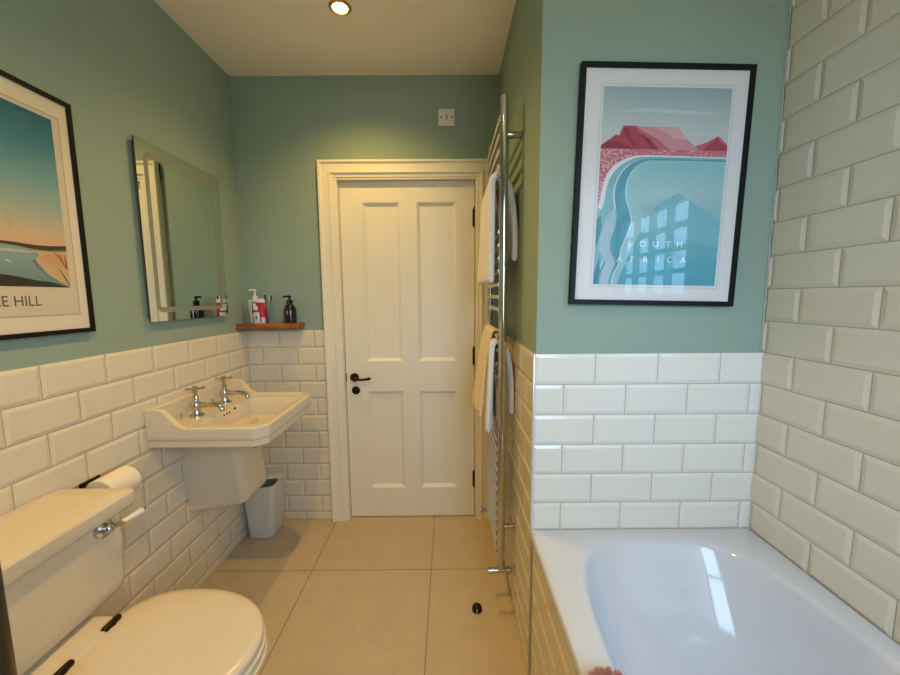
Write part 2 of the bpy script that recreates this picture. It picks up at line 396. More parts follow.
for zc in (1.797, 1.005, 0.245):
    mb = MB(); mb.lathe([(0.0065, -0.052), (0.0065, 0.052)], (dx1 + 0.002, dy0 - 0.006, zc)); mb.sphere((dx1 + 0.002, dy0 - 0.006, zc + 0.054), 0.006, 6); mb.sphere((dx1 + 0.002, dy0 - 0.006, zc - 0.054), 0.006, 6)
    mb.box(dx1 - 0.010, dx1 + 0.002, dy0 - 0.003, dy0 + 0.001, zc - 0.05, zc + 0.05)
    mb.build('hinge', BRONZE, door)
hx, hz = -0.561, 0.881
mb = MB(); mb.lathe([(0.002, -0.012), (0.020, -0.012), (0.025, -0.008), (0.026, -0.002), (0.026, 0.0)], (hx, dy0, hz), 'y')
mb.lathe([(0.009, -0.045), (0.009, -0.010)], (hx, dy0, hz), 'y')
mb.tube([(hx, dy0 - 0.042, hz), (hx + 0.015, dy0 - 0.045, hz - 0.001), (hx + 0.045, dy0 - 0.045, hz - 0.006), (hx + 0.075, dy0 - 0.044, hz - 0.004), (hx + 0.095, dy0 - 0.044, hz), (hx + 0.106, dy0 - 0.044, hz + 0.001)], [0.010, 0.0095, 0.007, 0.0075, 0.0095, 0.004], 12)
mb.build('door_handle', BRONZE, door)
mb = MB(); mb.lathe([(0.002, -0.009), (0.019, -0.009), (0.024, -0.006), (0.0245, 0)], (hx + 0.006, dy0, 0.803), 'y')
kc = mb.build('keyhole_cover', BRONZE, door)
mb = MB(); mb.lathe([(0.006, -0.0115), (0.008, -0.008)], (hx + 0.006, dy0, 0.808), 'y', 12); mb.build('swing_plate', BRONZE, kc)
mb = MB(); mb.box(dx0 - 0.002, dx0 + 0.002, dy0 - 0.004, dy0 + 0.02, 0.855, 0.905); mb.build('latch_plate', BRONZE, door)

# ------------------------------------------------------------------ ceiling downlights
def downlight(loc, label, first=None, power=1.0):
    if first is None:
        t_ = thing('ceiling_light', loc, label, 'ceiling light', 'recessed ceiling lights')
        x, y, z = loc
        mb = MB(); mb.lathe([(0.030, -0.001), (0.031, -0.005), (0.040, -0.006), (0.045, -0.003), (0.046, 0.0)], (x, y, z), n=32, caps=False); mb.build('trim_ring', BRASS, t_)
        mb = MB(); mb.lathe([(0.001, -0.0022), (0.0305, -0.002), (0.031, -0.001)], (x, y, z), n=24, caps=True)
        mb.build('lamp_lens', mat('glowing lamp lens', (255, 240, 210), 0.5, emit=((1.0, 0.83, 0.52), 60.0)), t_)
    else:
        t_ = dup(first, loc, label)
    l = bpy.data.lights.new('downlight_beam', 'SPOT'); l.energy = SPOT_W * power; l.color = WARM; l.spot_size = math.radians(136); l.spot_blend = 1.0; l.shadow_soft_size = 0.014
    lo = bpy.data.objects.new('downlight_beam', l); COL.objects.link(lo); lo.parent = t_; lo.location = (0, 0, -0.012)
    return t_
d0 = downlight((-0.44, 1.667, ZC), 'glowing recessed ceiling light with brass ring, ahead of the door')
downlight((-0.44, 0.45, ZC), 'glowing recessed ceiling light above the toilet, out of the photo overhead', d0, 0.62)

# ------------------------------------------------------------------ fan isolator switch above the door
sw = thing('wall_switch', (-0.0045, YFP, 2.325), 'small square white isolator switch plate high on the green wall above the door', 'switch')
mb = MB(); mb.box(-0.0485, 0.0395, YFP - 0.009, YFP, 2.281, 2.369, 0.003); mb.build('switch_plate', WHITEP, sw)
for dx in (-0.030, 0.030):
    mb = MB(); mb.lathe([(0.0045, -0.0105), (0.0045, -0.008)], (-0.0045 + dx, YFP, 2.325), 'y', 12); mb.build('screw', BRONZE, sw)
mb = MB(); mb.box(-0.0085, -0.0005, YFP - 0.013, YFP - 0.008, 2.312, 2.338, 0.0015); mb.build('rocker', mat('grey rocker', (150, 146, 138), 0.4), sw)

# ------------------------------------------------------------------ framed prints
def flat(name, rgb, rough=0.7): return mat(name, rgb, rough)
def frame_parts(root, P, w, h, fw, depth, mount):
    """P(u, v, d): u right, v up, d out of the wall, all in metres from the lower left corner"""
    mb = MB()
    for u0, u1, v0, v1 in ((0, fw, 0, h), (w - fw, w, 0, h), (fw, w - fw, 0, fw), (fw, w - fw, h - fw, h)):
        mb.loft([[P(u0, v0, 0), P(u1, v0, 0), P(u1, v1, 0), P(u0, v1, 0)], [P(u0, v0, depth), P(u1, v0, depth), P(u1, v1, depth), P(u0, v1, depth)]])
    mb.build('frame', BLACK, root, smooth=False, bevel=0.0012)
    mb = MB(); mb.loft([[P(fw, fw, 0.001), P(w - fw, fw, 0.001), P(w - fw, h - fw, 0.001), P(fw, h - fw, 0.001)], [P(fw, fw, 0.011), P(w - fw, fw, 0.011), P(w - fw, h - fw, 0.011), P(fw, h - fw, 0.011)]])
    mb.build('mount_board', mount, root, smooth=False)
    mb = MB(); mb.face([P(fw, fw, depth - 0.0028), P(w - fw, fw, depth - 0.0028), P(w - fw, h - fw, depth - 0.0028), P(fw, h - fw, depth - 0.0028)])
    mb.build('picture_glass', PICG, root, smooth=False)
def ramp_mat(name, stops, axis, lo, hi, rough=0.75, grain=0.06):
    """printed colour blend of the artwork, along the object axis"""
    m = mat(name, (128, 128, 128), rough); nt = m.node_tree; b = nt.nodes['Principled BSDF']
    tc = nt.nodes.new('ShaderNodeTexCoord'); sp = nt.nodes.new('ShaderNodeSeparateXYZ'); mr = nt.nodes.new('ShaderNodeMapRange'); rp = nt.nodes.new('ShaderNodeValToRGB')
    mr.inputs['From Min'].default_value = lo; mr.inputs['From Max'].default_value = hi
    nt.links.new(tc.outputs['Object'], sp.inputs[0]); nt.links.new(sp.outputs[axis], mr.inputs['Value']); nt.links.new(mr.outputs['Result'], rp.inputs[0])
    els = rp.color_ramp.elements
    while len(els) < len(stops): els.new(0.5)
    for e, (p, c) in zip(els, stops): e.position = p; e.color = (*lin(c), 1)
    n = nt.nodes.new('ShaderNodeTexNoise'); n.inputs['Scale'].default_value = 420
    nt.links.new(tc.outputs['Object'], n.inputs['Vector'])
    r = nt.nodes.new('ShaderNodeMapRange'); r.inputs['From Min'].default_value = 0.3; r.inputs['From Max'].default_value = 0.7; r.inputs['To Min'].default_value = 1 - grain; r.inputs['To Max'].default_value = 1 + grain
    nt.links.new(n.outputs['Fac'], r.inputs['Value'])
    v = nt.nodes.new('ShaderNodeVectorMath'); v.operation = 'SCALE'
    nt.links.new(rp.outputs[0], v.inputs[0]); nt.links.new(r.outputs['Result'], v.inputs['Scale']); nt.links.new(v.outputs[0], b.inputs['Base Color'])
    return m
def smooth_poly(pts, n=6):
    """Catmull-Rom through an open line"""
    out = []
    for i in range(len(pts) - 1):
        p0, p1, p2, p3 = pts[max(i - 1, 0)], pts[i], pts[i + 1], pts[min(i + 2, len(pts) - 1)]
        for k in range(n):
            t = k / n
            out.append(tuple(0.5 * (2 * p1[j] + (p2[j] - p0[j]) * t + (2 * p0[j] - 5 * p1[j] + 4 * p2[j] - p3[j]) * t * t + (3 * p1[j] - p0[j] - 3 * p2[j] + p3[j]) * t ** 3) for j in (0, 1)))
    out.append(pts[-1]); return out

# --- the print on the blue-green wall
W, H = 0.517, 0.711; FX, FZ = 0.388, 1.3205
pr = thing('framed_print', (FX + W / 2, YNP, FZ + H / 2), 'black framed mountain bay travel print in teal and crimson above the bath, hung slightly askew', 'picture')
P = lambda u, v, d: (FX + u, YNP - 0.001 - d, FZ + v)
frame_parts(pr, P, W, H, 0.0155, 0.0172, MATB)
mu0, mu1, mv0, mv1 = 0.0715, 0.4540, 0.0635, 0.6450
A = lambda u, v, k=0: P(mu0 + u * (mu1 - mu0), mv1 - v * (mv1 - mv0), 0.0115 + k)
def inb(q): return (min(1, max(0, q[0])), min(1, max(0, q[1])))
mb = MB()
mb.face([P(mu0 - 0.009, mv0 - 0.009, 0.0112), P(mu1 + 0.009, mv0 - 0.009, 0.0112), P(mu1 + 0.009, mv1 + 0.009, 0.0112), P(mu0 - 0.009, mv1 + 0.009, 0.0112)], flat('bevelled mount edge', (196, 202, 210)))
e = 0.0065
mb.face([P(mu0 - e, mv0 - e, 0.0113), P(mu1 + e, mv0 - e, 0.0113), P(mu1 + e, mv1 + e, 0.0113), P(mu0 - e, mv1 + e, 0.0113)], flat('inner white mount', (222, 220, 222)))
zs = lambda v: (mv1 - v * (mv1 - mv0)) - H / 2
SKYP = ramp_mat('printed pale sky', [(0, (206, 206, 204)), (0.5, (186, 196, 196)), (1, (150, 174, 178))], 2, zs(0.33), zs(0.0))
SEAP = ramp_mat('printed teal sea', [(0, (66, 156, 174)), (0.35, (104, 176, 188)), (0.72, (164, 196, 200)), (1, (132, 190, 198))], 2, zs(1.0), zs(0.33))
LAY = [0.0]
def poly(pts, m, k=None):
    if k is None or k >= 0: LAY[0] += 0.00004
    mb.face([A(*inb(q), LAY[0]) for q in pts], m)          # every ink lies a hair above the one before
poly([(0, 0), (1, 0), (1, 0.34), (0, 0.34)], SKYP, 0)
poly([(0, 0.33), (1, 0.33), (1, 1), (0, 1)], SEAP, 0)
poly([(0.1, 0.12), (0.35, 0.10), (0.8, 0.115), (1.0, 0.125), (0.7, 0.13), (0.4, 0.122)], flat('printed cloud', (188, 202, 206)), 1)
CR1, CR2, CR3, CR4 = flat('printed crimson', (172, 54, 78)), flat('printed rose', (190, 92, 110)), flat('printed pink', (206, 138, 148)), flat('printed plum', (140, 36, 62))
poly([(0, .285), (.05, .262), (.115, .232), (.14, .236), (.17, .188), (.27, .188), (.31, .194), (.60, .194), (.665, .245), (.745, .284), (.83, .265), (.923, .232), (1, .275), (1, .315), (0, .305)], CR2, 1)
poly([(0, .287), (.115, .235), (.14, .238), (.17, .19), (.26, .19), (.30, .225), (.38, .255), (.45, .29), (.46, .306), (0, .305)], CR1, 2)
poly([(.27, .19), (.31, .196), (.60, .196), (.64, .23), (.68, .256), (.75, .288), (.78, .305), (.55, .305), (.44, .25), (.33, .215)], CR3, 2)
poly([(.40, .196), (.60, .196), (.64, .23), (.68, .256), (.58, .25), (.5, .215)], flat('printed pale rose', (214, 160, 166)), 3)
poly([(0, .30), (.02, .278), (.08, .262), (.13, .27), (.2, .285), (.3, .302)], CR4, 3)
poly([(.17, .192), (.21, .21), (.23, .25), (.3, .29), (.25, .28), (.19, .24)], CR4, 3)
poly([(.3, .225), (.38, .25), (.43, .29), (.47, .306), (.4, .30), (.35, .26)], CR4, 3)
poly([(.85, .275), (.923, .236), (.94, .262), (1, .28), (1, .31), (.8, .308)], CR1, 2)
# pink town and shore
shore = smooth_poly([(1.0, .337), (.6, .334), (.38, .332), (.27, .338), (.17, .362), (.10, .395), (.055, .44), (.03, .50), (.015, .56), (.0, .60)])
poly([(0, .302), (1, .305)] + shore, flat('printed town pink', (196, 116, 130)), 2)
DOT, DOT2 = flat('printed house white', (232, 212, 214)), flat('printed dark rose', (150, 60, 80))
LAY[0] += 0.00004
for iv in range(34):
    for iu in range(60):
        v = .308 + iv * .0085; u = iu * .0165 + (iv % 2) * .008 + rnd.uniform(0, .004)
        lim_ = 1.0 if v < .326 else (.27 - (v - .326) * 2.2 if v < .38 else max(0.0, .15 - (v - .38) * .85))
        if u > lim_ or rnd.random() < (.75 if u > .3 else .3): continue
        poly([(u, v), (u + .010, v), (u + .010, v + .0045), (u, v + .0045)], DOT if rnd.random() < .6 else DOT2, -1)
def band(l, r, m, k): poly(l + r[::-1], m, k)
off = lambda pts, du, dv=0: [(u + du, v + dv) for u, v in pts]
band(shore, off(shore, 0.035, 0.012), flat('printed shore white', (224, 222, 226)), 4)
sh2 = smooth_poly([(1.0, .352), (.5, .348), (.33, .352), (.24, .375), (.17, .42), (.13, .48), (.12, .54), (.135, .6), (.11, .66), (.07, .72), (.05, .78), (.08, .84), (.05, .90), (.02, .96), (.0, 1.0)])
sh3 = smooth_poly([(1.0, .360), (.5, .357), (.38, .362), (.29, .39), (.235, .44), (.215, .50), (.225, .56), (.26, .62), (.275, .68), (.24, .75), (.205, .82), (.20, .88), (.16, .94), (.14, 1.0)])
sh4 = smooth_poly([(1.0, .372), (.6, .370), (.45, .374), (.36, .395), (.31, .44), (.29, .49), (.31, .56), (.36, .62), (.38, .68), (.34, .75), (.28, .82), (.26, .88), (.22, .94), (.20, 1.0)])
sh1 = smooth_poly([(1.0, .343), (.6, .341), (.38, .341), (.28, .348), (.19, .375), (.125, .412), (.085, .455), (.062, .51), (.055, .56), (.03, .62), (.0, .68)])
poly(sh1 + [(0, 1.0)] + sh2[::-1], flat('printed mid teal', (120, 178, 190)), 2)
band(sh2, sh3, flat('printed deep teal', (78, 158, 174)), 3)
band(sh3, sh4, flat('printed light teal', (150, 196, 204)), 3)
band(sh2, off(sh2, 0.012, 0.0), flat('printed foam', (206, 214, 222)), 4)
band(sh3, off(sh3, 0.010, 0.0), flat('printed foam 2', (200, 214, 222)), 4)
surf = smooth_poly([(.10, .62), (.055, .70), (.03, .77), (.04, .83), (.09, .88), (.06, .94), (.05, 1.0)])
surf2 = smooth_poly([(.16, .62), (.15, .70), (.12, .77), (.13, .83), (.17, .88), (.14, .94), (.12, 1.0)])
band(surf, surf2, flat('printed lilac surf', (164, 190, 202)), 4)
poly([(0, .66), (.03, .64), (.045, .70), (.02, .78), (.0, .80)], flat('printed left pool', (58, 140, 160)), 4)
poly([(0, .95), (.02, .9), (.04, .86), (.05, .93), (.03, 1.0), (0, 1.0)], flat('printed left pool 2', (40, 128, 152)), 4)
poly([(.45, .60), (.64, .52), (1.0, .66), (1.0, .80), (.62, .74)], flat('printed haze teal', (120, 182, 194)), 1)
LETT = flat('printed white letters', (236, 240, 242))
def letters(mb, body, size, place, m, squash=1.0, align='LEFT'):
    """printed lettering, laid into the print's own mesh"""
    cu = bpy.data.curves.new('t', 'FONT'); cu.body = body; cu.size = size; cu.align_x = align
    tmp = bpy.data.objects.new('t', cu); COL.objects.link(tmp)
    me = bpy.data.meshes.new_from_object(tmp.evaluated_get(bpy.context.evaluated_depsgraph_get()))
    bpy.data.objects.remove(tmp); bpy.data.curves.remove(cu)
    for p in me.polygons: mb.face([place(me.vertices[i].co.x * squash, me.vertices[i].co.y) for i in p.vertices], m)
    bpy.data.meshes.remove(me)
def word(body, centre_us, v, cap):
    for ch, uc in zip(body, centre_us):
        base = Vector(A(uc, v, LAY[0] + 0.0001)); letters(mb, ch, cap / 0.70, lambda x, y: base + Vector((x, 0, y)), LETT, align='CENTER')
word('SOUTH', [.275, .385, .49, .59, .685], .800, 0.0185)
word('AFRICA', [.205, .305, .415, .52, .615, .725], .880, 0.0185)
mb.build('art_print', None, pr, smooth=False)
pr.rotation_euler = (0, math.radians(1.3), 0)

# --- the print on the left wall
W2, H2 = 0.509, 0.700; FY, FZ2 = 0.7035, 1.2475
p2 = thing('framed_print', (XLP, FY + W2 / 2, FZ2 + H2 / 2), 'black framed sunset beach print with grey lettering on the left wall', 'picture')
P2 = lambda u, v, d: (XLP + 0.001 + d, FY + u, FZ2 + v)
frame_parts(p2, P2, W2, H2, 0.0135, 0.0172, MATC)
nu0, nu1, nv0, nv1 = 0.0425, 0.4665, 0.060, 0.6385     # inner sheet (with caption)
mb = MB()
mb.face([P2(nu0, nv0, 0.0113), P2(nu1, nv0, 0.0113), P2(nu1, nv1, 0.0113), P2(nu0, nv1, 0.0113)], flat('caption paper', (214, 200, 176)))
e = 0.0035
bl = flat('mount bevel line', (186, 170, 142))
for u0, u1, v0, v1 in ((nu0 - e, nu0, nv0 - e, nv1 + e), (nu1, nu1 + e, nv0 - e, nv1 + e), (nu0, nu1, nv0 - e, nv0), (nu0, nu1, nv1, nv1 + e)):
    mb.face([P2(u0, v0, 0.01145), P2(u1, v0, 0.01145), P2(u1, v1, 0.01145), P2(u0, v1, 0.01145)], bl)
iu0, iu1, iv0, iv1 = 0.061, 0.448, 0.1405, 0.6285
B = lambda u, v, k=0: P2(iu0 + u * (iu1 - iu0), iv1 - v * (iv1 - iv0), 0.0116 + k)
z2 = lambda v: (iv1 - v * (iv1 - iv0)) - H2 / 2
SUN = ramp_mat('printed sunset sky', [(0, (216, 176, 136)), (0.09, (204, 180, 146)), (0.24, (164, 176, 160)), (0.48, (114, 160, 164)), (0.75, (64, 128, 146)), (1, (36, 100, 124))], 2, z2(0.75), z2(0.0))
WAT = ramp_mat('printed grey sea', [(0, (104, 140, 140)), (1, (150, 172, 166))], 2, z2(1.0), z2(0.70))
LAY[0] = 0.0
def poly2(pts, m, k=None):
    LAY[0] += 0.00004
    mb.face([B(*inb(q), LAY[0]) for q in pts], m)
poly2([(0, 0), (1, 0), (1, .77), (0, .77)], SUN)
poly2([(0, .765), (1, .765), (1, 1), (0, 1)], WAT)
poly2([(.40, .80), (.62, .795), (.80, .80), (.72, .81), (.55, .812)], flat('printed pale water', (178, 190, 178)))
poly2(smooth_poly([(.76, .79), (.80, .812), (.775, .845), (.80, .875), (.86, .93), (.93, .97), (1.0, 1.0)]) + [(1.0, .77), (.88, .775)], flat('printed sand', (206, 172, 128)))
poly2(smooth_poly([(.80, .835), (.84, .81), (.92, .80), (1.0, .80)]) + [(1.0, .90), (.95, .885), (.88, .87)], flat('printed warm sand', (208, 156, 106)))
hill = smooth_poly([(0, .735), (.3, .742), (.5, .752), (.57, .757), (.66, .757), (.75, .760), (.86, .757), (1.0, .744)])
hill2 = smooth_poly([(0, .79), (.3, .782), (.5, .774), (.57, .773), (.66, .776), (.75, .782), (.86, .784), (1.0, .776)])
poly2(hill + hill2[::-1], flat('printed dark headland', (50, 40, 24)))
poly2(smooth_poly([(.70, .780), (.80, .783), (.90, .779), (1.0, .764)]) + [(1.0, .779), (.88, .790), (.78, .790)], flat('printed olive bank', (120, 98, 48)))
poly2(smooth_poly([(0, .91), (.3, .925), (.57, .938), (.66, .948), (.757, .962), (.87, .972), (.95, .99), (1.0, 1.0)]) + [(0, 1.0)], flat('printed dark shore', (28, 30, 26)))
for q in ([(.575, .858), (.60, .862), (.625, .872), (.60, .868)], [(.585, .848), (.60, .862), (.59, .860)], [(.2, .85), (.25, .855), (.28, .866), (.24, .862)]): poly2(q, flat('printed gull white', (222, 222, 214)))
TW_ = flat('printed twig', (62, 42, 26))
def twig(pts, w):
    for (a, b), (c, d) in zip(pts, pts[1:]): poly2([(a - w, b), (a + w, b + .002), (c + w, d + .002), (c - w, d)], TW_)
for pts, w in (([(.91, .79), (.955, .84), (.985, .885)], .004), ([(.978, .81), (.985, .85), (.985, .885)], .003), ([(.94, .80), (.957, .842)], .003), ([(.915, .885), (.935, .895), (.955, .925), (.99, .985)], .005), ([(.757, .845), (.775, .877), (.83, .93), (.91, .965), (.985, .995)], .004), ([(.745, .85), (.77, .852)], .003), ([(.775, .94), (.82, .96), (.87, .968), (.95, .985)], .004), ([(.775, .877), (.80, .885)], .003)): twig(pts, w)
letters(mb, 'LE HILL', 0.0400, lambda x, y: P2(0.2475 + x, 0.0872 + y, 0.0120), flat('printed grey letters', (92, 88, 78)), 0.88)
mb.build('art_print', None, p2, smooth=False)

# ------------------------------------------------------------------ mirror
MY0, MY1, MZ0, MZ1, MX = 1.434, 1.938, 1.262, 1.951, XLP + 0.022
mi = thing('wall_mirror', (XLP, (MY0 + MY1) / 2, MZ0), 'frameless rectangular wall mirror with frosted band above the basin', 'mirror')
mb = MB(); mb.box(XLP, MX - 0.006, MY0 + 0.012, MY1 - 0.012, MZ0 + 0.012, MZ1 - 0.012); mb.build('housing', MBACK, mi, smooth=False)
mb = MB(); mb.box(MX - 0.005, MX, MY0, MY1, MZ0, MZ1); mb.build('mirror_glass', MIRR, mi, smooth=False)
mb = MB(); ins, bw, rr = 0.036, 0.020, 0.03
def rrect(a, b, c, d, r):
    out = []
    for cx, cy, a0 in ((b - r, d - r, 0), (a + r, d - r, 90), (a + r, c + r, 180), (b - r, c + r, 270)):
        for k in range(7): an = math.radians(a0 + 15 * k); out.append((cx + r * math.cos(an), cy + r * math.sin(an)))
    return out
o1 = rrect(MY0 + ins, MY1 - ins, MZ0 + ins, MZ1 - ins, rr); o2 = rrect(MY0 + ins + bw, MY1 - ins - bw, MZ0 + ins + bw, MZ1 - ins - bw, rr - bw)
L1 = [(MX + 0.0003, y, z) for y, z in o1]; L2 = [(MX + 0.0003, y, z) for y, z in o2]
mb.loft([L1, L2], None, False, False); mb.build('frosted_band', FROST, mi, smooth=False)
mb = MB(); mb.loft([[(MX - 0.005, MY0 - 0.0008, MZ0), (MX - 0.005, MY0 - 0.0008, MZ1), (MX, MY0 - 0.0008, MZ1), (MX, MY0 - 0.0008, MZ0)], [(MX - 0.005, MY0, MZ0), (MX - 0.005, MY0, MZ1), (MX, MY0, MZ1), (MX, MY0, MZ0)]])
mb.build('glass_edge', MSIDE, mi, smooth=False)

# ------------------------------------------------------------------ shelf and what stands on it
SZ = 1.211; SF = 2.036
sh = thing('wall_shelf', (-0.985, YFP, 1.18), 'small brown wooden shelf in the corner above the far tiles', 'shelf')
mb = MB(); mb.box(-1.1765, -0.836, SF, YFP, 1.1805, SZ, 0.002); mb.build('shelf_board', OAK, sh)

def ellipse_loft(mb, c, prof, n=24, m=None):
    x, y, z = c
    mb.loft([[(x + a * math.cos(2 * PI * k / n), y + b * math.sin(2 * PI * k / n), z + h) for k in range(n)] for a, b, h in prof], m)
bw_ = thing('pump_bottle', (-1.095, 2.102, SZ), 'tall white plastic pump bottle at the left end of the wooden shelf', 'bottle')
mb = MB(); ellipse_loft(mb, (-1.095, 2.102, SZ), [(.032, .020, 0), (.034, .022, .004), (.041, .023, .118), (.041, .023, .124), (.034, .020, .131), (.013, .013, .134)]); mb.build('bottle_body', WHITEP, bw_)
mb = MB(); mb.lathe([(.015, .134), (.015, .150), (.006, .153), (.005, .180), (.011, .182), (.011, .190), (.003, .191)], (-1.095, 2.102, SZ), n=18)
mb.tube([(-1.095, 2.102, SZ + .186), (-1.108, 2.092, SZ + .187), (-1.120, 2.084, SZ + .183)], [.006, .005, .004], 10); mb.build('pump_head', WHITEP, bw_)
br_ = thing('bottle', (-1.038, 2.058, SZ), 'short red and white printed bottle with white cap in front of the tall white pump', 'bottle')
cx, cy = -1.056, 2.062
sx_, sz_ = 1.22, 1.24
mb = MB(); ellipse_loft(mb, (cx, cy, SZ), [(a * sx_, b * sx_, h * sz_) for a, b, h in [(.025, .013, 0), (.027, .015, .003), (.027, .015, .055), (.029, .015, .085), (.028, .014, .096)]]); mb.build('bottle_body', mat('white bottle print', (230, 220, 214), 0.35), br_)
mb = MB(); ellipse_loft(mb, (cx, cy, SZ), [(a * sx_, b * sx_, h * sz_) for a, b, h in [(.028, .014, .096), (.028, .014, .108), (.026, .012, .110)]]); mb.build('cap', WHITEP, br_)
RED = mat('red label', (168, 28, 34), 0.4); LBLK = mat('dark label', (44, 20, 22), 0.4)
mb = MB()
def lab(a0, a1, h0, h1, m, g=.0006):
    n = 8; lo = []; hi = []
    for k in range(n + 1):
        a = math.radians(a0 + (a1 - a0) * k / n); f = .0272 if h1 < .06 else .0292
        lo.append((cx + (f * sx_ + g) * math.cos(a), cy + (.0155 * sx_ + g) * math.sin(a), SZ + h0 * sz_)); hi.append((cx + (f * sx_ + g) * math.cos(a), cy + (.0155 * sx_ + g) * math.sin(a), SZ + h1 * sz_))
    mb.loft([lo, hi], m, closed=False)
lab(195, 345, .052, .095, RED); lab(288, 350, .028, .092, RED, .0003); lab(196, 222, .045, .084, LBLK, .0012); lab(215, 262, .066, .090, WHITEP, .001); lab(228, 275, .060, .078, WHITEP, .0012); lab(250, 262, .020, .034, LBLK); lab(214, 226, .006, .026, LBLK); lab(292, 302, .004, .030, LBLK)
mb.build('label', None, br_, angle=60)
tb = thing('toothbrush', (-1.010, 2.100, SZ), 'blue toothbrush standing upright on the wooden shelf between bottles', 'toothbrush')
mb = MB(); mb.tube([(-1.012, 2.100, SZ), (-1.010, 2.100, SZ + .04), (-1.006, 2.102, SZ + .09), (-1.005, 2.104, SZ + .125)], [.0065, .0075, .006, .0035], 10); mb.build('handle', mat('blue toothbrush plastic', (74, 150, 186), 0.35), tb)
mb = MB(); mb.box(-1.010, -1.001, 2.100, 2.107, SZ + .125, SZ + .155, .002); mb.build('brush_head', mat('navy bristles', (36, 50, 78), 0.7), tb)
mb = MB(); mb.box(-1.0165, -1.010, 2.100, 2.107, SZ + .127, SZ + .153, .0015); mb.build('bristles', WHITEP, tb)
t2 = thing('toothbrush', (-1.028, 2.110, SZ), 'dark toothbrush leaning behind the red and white bottle', 'toothbrush')
mb = MB(); mb.tube([(-1.036, 2.112, SZ), (-1.042, 2.116, SZ + .08), (-1.046, 2.120, SZ + .13)], [.006, .006, .004], 10); mb.build('handle', RED, t2)
mb = MB(); mb.box(-1.051, -1.041, 2.116, 2.123, SZ + .13, SZ + .16, .002); mb.build('brush_head', mat('grey brown bristles', (74, 64, 52), 0.7), t2)
bd = thing('pump_bottle', (-0.893, 2.085, SZ), 'dark brown pump bottle at the right end of the wooden shelf', 'bottle')
DKB = mat('dark brown glass', (28, 16, 16), 0.12, coat=0.5)
mb = MB(); mb.lathe([(.028, 0), (.033, .003), (.034, .06), (.032, .082), (.022, .100), (.014, .108), (.014, .112)], (-0.893, 2.085, SZ)); mb.build('bottle_body', DKB, bd)
mb = MB(); mb.lathe([(.016, .110), (.016, .128), (.006, .130), (.005, .142), (.009, .143), (.009, .152), (.002, .153)], (-0.893, 2.085, SZ), n=16)
mb.tube([(-0.893, 2.085, SZ + .149), (-0.915, 2.095, SZ + .150), (-0.926, 2.075, SZ + .146)], [.006, .005, .004], 10); mb.build('pump_head', BLACK, bd)

# ------------------------------------------------------------------ basin
y0, y1, c = 1.370, 1.925, 0.042; xb, xa = -0.712, -0.754; xw = XL + 0.001; RZ = 0.857; ym = (y0 + y1) / 2
def octo(ins, z, back=None, cc=c):
    X = xb - ins; w = (xw if back is None else back)
    k = cc - ins * 0.59
    return [(w, y0 + ins, z), (X - k, y0 + ins, z), (X, y0 + ins + k, z), (X, y1 - ins - k - .024, z), (X - k - .018, y1 - ins, z), (w, y1 - ins, z)]
ba = thing('wash_basin', (xw, ym, 0.0), 'white wall hung ceramic basin with two chrome taps and half pedestal', 'basin')
mb = MB()
def bowl(t, z): return [(-1.015 + t * 0.6, y0 + 0.075 + t, z), (xb - 0.06 - t, y0 + 0.075 + t, z), (xb - 0.042 - t, y0 + 0.10 + t, z), (xb - 0.042 - t, y1 - 0.10 - t, z), (xb - 0.06 - t, y1 - 0.075 - t, z), (-1.015 + t * 0.6, y1 - 0.075 - t, z)]
mb.loft([octo(0.10, 0.738), octo(0.05, 0.760), octo(0.035, 0.770), octo(0.012, 0.7765), octo(0.005, 0.779), octo(0.005, 0.805), octo(0.001, 0.811), octo(0.0, 0.822), octo(0.0, RZ - 0.003), octo(0.004, RZ), octo(0.022, RZ, xw + 0.02), octo(0.028, RZ - 0.008, xw + 0.025), bowl(0.0, RZ - 0.010), bowl(0.012, RZ - 0.03), bowl(0.022, RZ - 0.095), bowl(0.050, RZ - 0.110)])
# upstand along the wall and sloping shoulders
sp = [(xw, 0.83), (xw, 0.930), (xw + 0.052, 0.930), (xw + 0.066, 0.926), (xw + 0.080, 0.912), (xw + 0.110, 0.876), (xw + 0.128, 0.862), (xw + 0.146, RZ), (xw + 0.146, 0.83)]
for a, b in ((y0 + 0.0005, y0 + 0.024), (y1 - 0.024, y1 - 0.0005)): mb.prism(sp, lambda u, v, d: (u, d, v), a, b)
mb.box(xw, xw + 0.026, y0 + 0.001, y1 - 0.001, 0.83, 0.9295)
mb.build('basin_bowl', CERAM, ba, angle=40, bevel=0.0035)
for dy, hr in ((-0.04, .0045), (-.02, .0045), (0, .0045), (.045, .006)):
    mb = MB(); mb.lathe([(hr, 0.0), (hr, 0.004)], (-1.0155 + 0.004, ym + dy, RZ - 0.026 + (.006 if dy > .03 else 0)), 'x', 10); mb.build('overflow_hole', DARK, ba)
mb = MB(); mb.lathe([(0.022, 0.0), (0.022, 0.003), (0.016, 0.004)], (-0.87, ym, RZ - 0.1105)); mb.build('plug_hole', CHROME, ba)
def ped(xf, a, b, z, r=0.035):
    pts = [(xw, a, z)]
    for k in range(7): an = math.radians(-90 + 15 * k); pts.append((xf - r + r * math.cos(an), a + r + r * math.sin(an), z))
    for k in range(7): an = math.radians(15 * k); pts.append((xf - r + r * math.cos(an), b - r + r * math.sin(an), z))
    pts.append((xw, b, z)); return pts
mb = MB(); pb = lambda L, k: [(x, y, z + k * (x - xw) * .16) for x, y, z in L]
mb.loft([pb(ped(-0.935, 1.566, 1.768, 0.396), 1), pb(ped(-0.918, 1.560, 1.774, 0.402), 1), pb(ped(-0.908, 1.557, 1.777, 0.424), 1), ped(-0.935, 1.557, 1.777, 0.700), ped(-0.94, 1.555, 1.779, 0.774)])
mb.build('half_pedestal', CERAM, ba, angle=40)
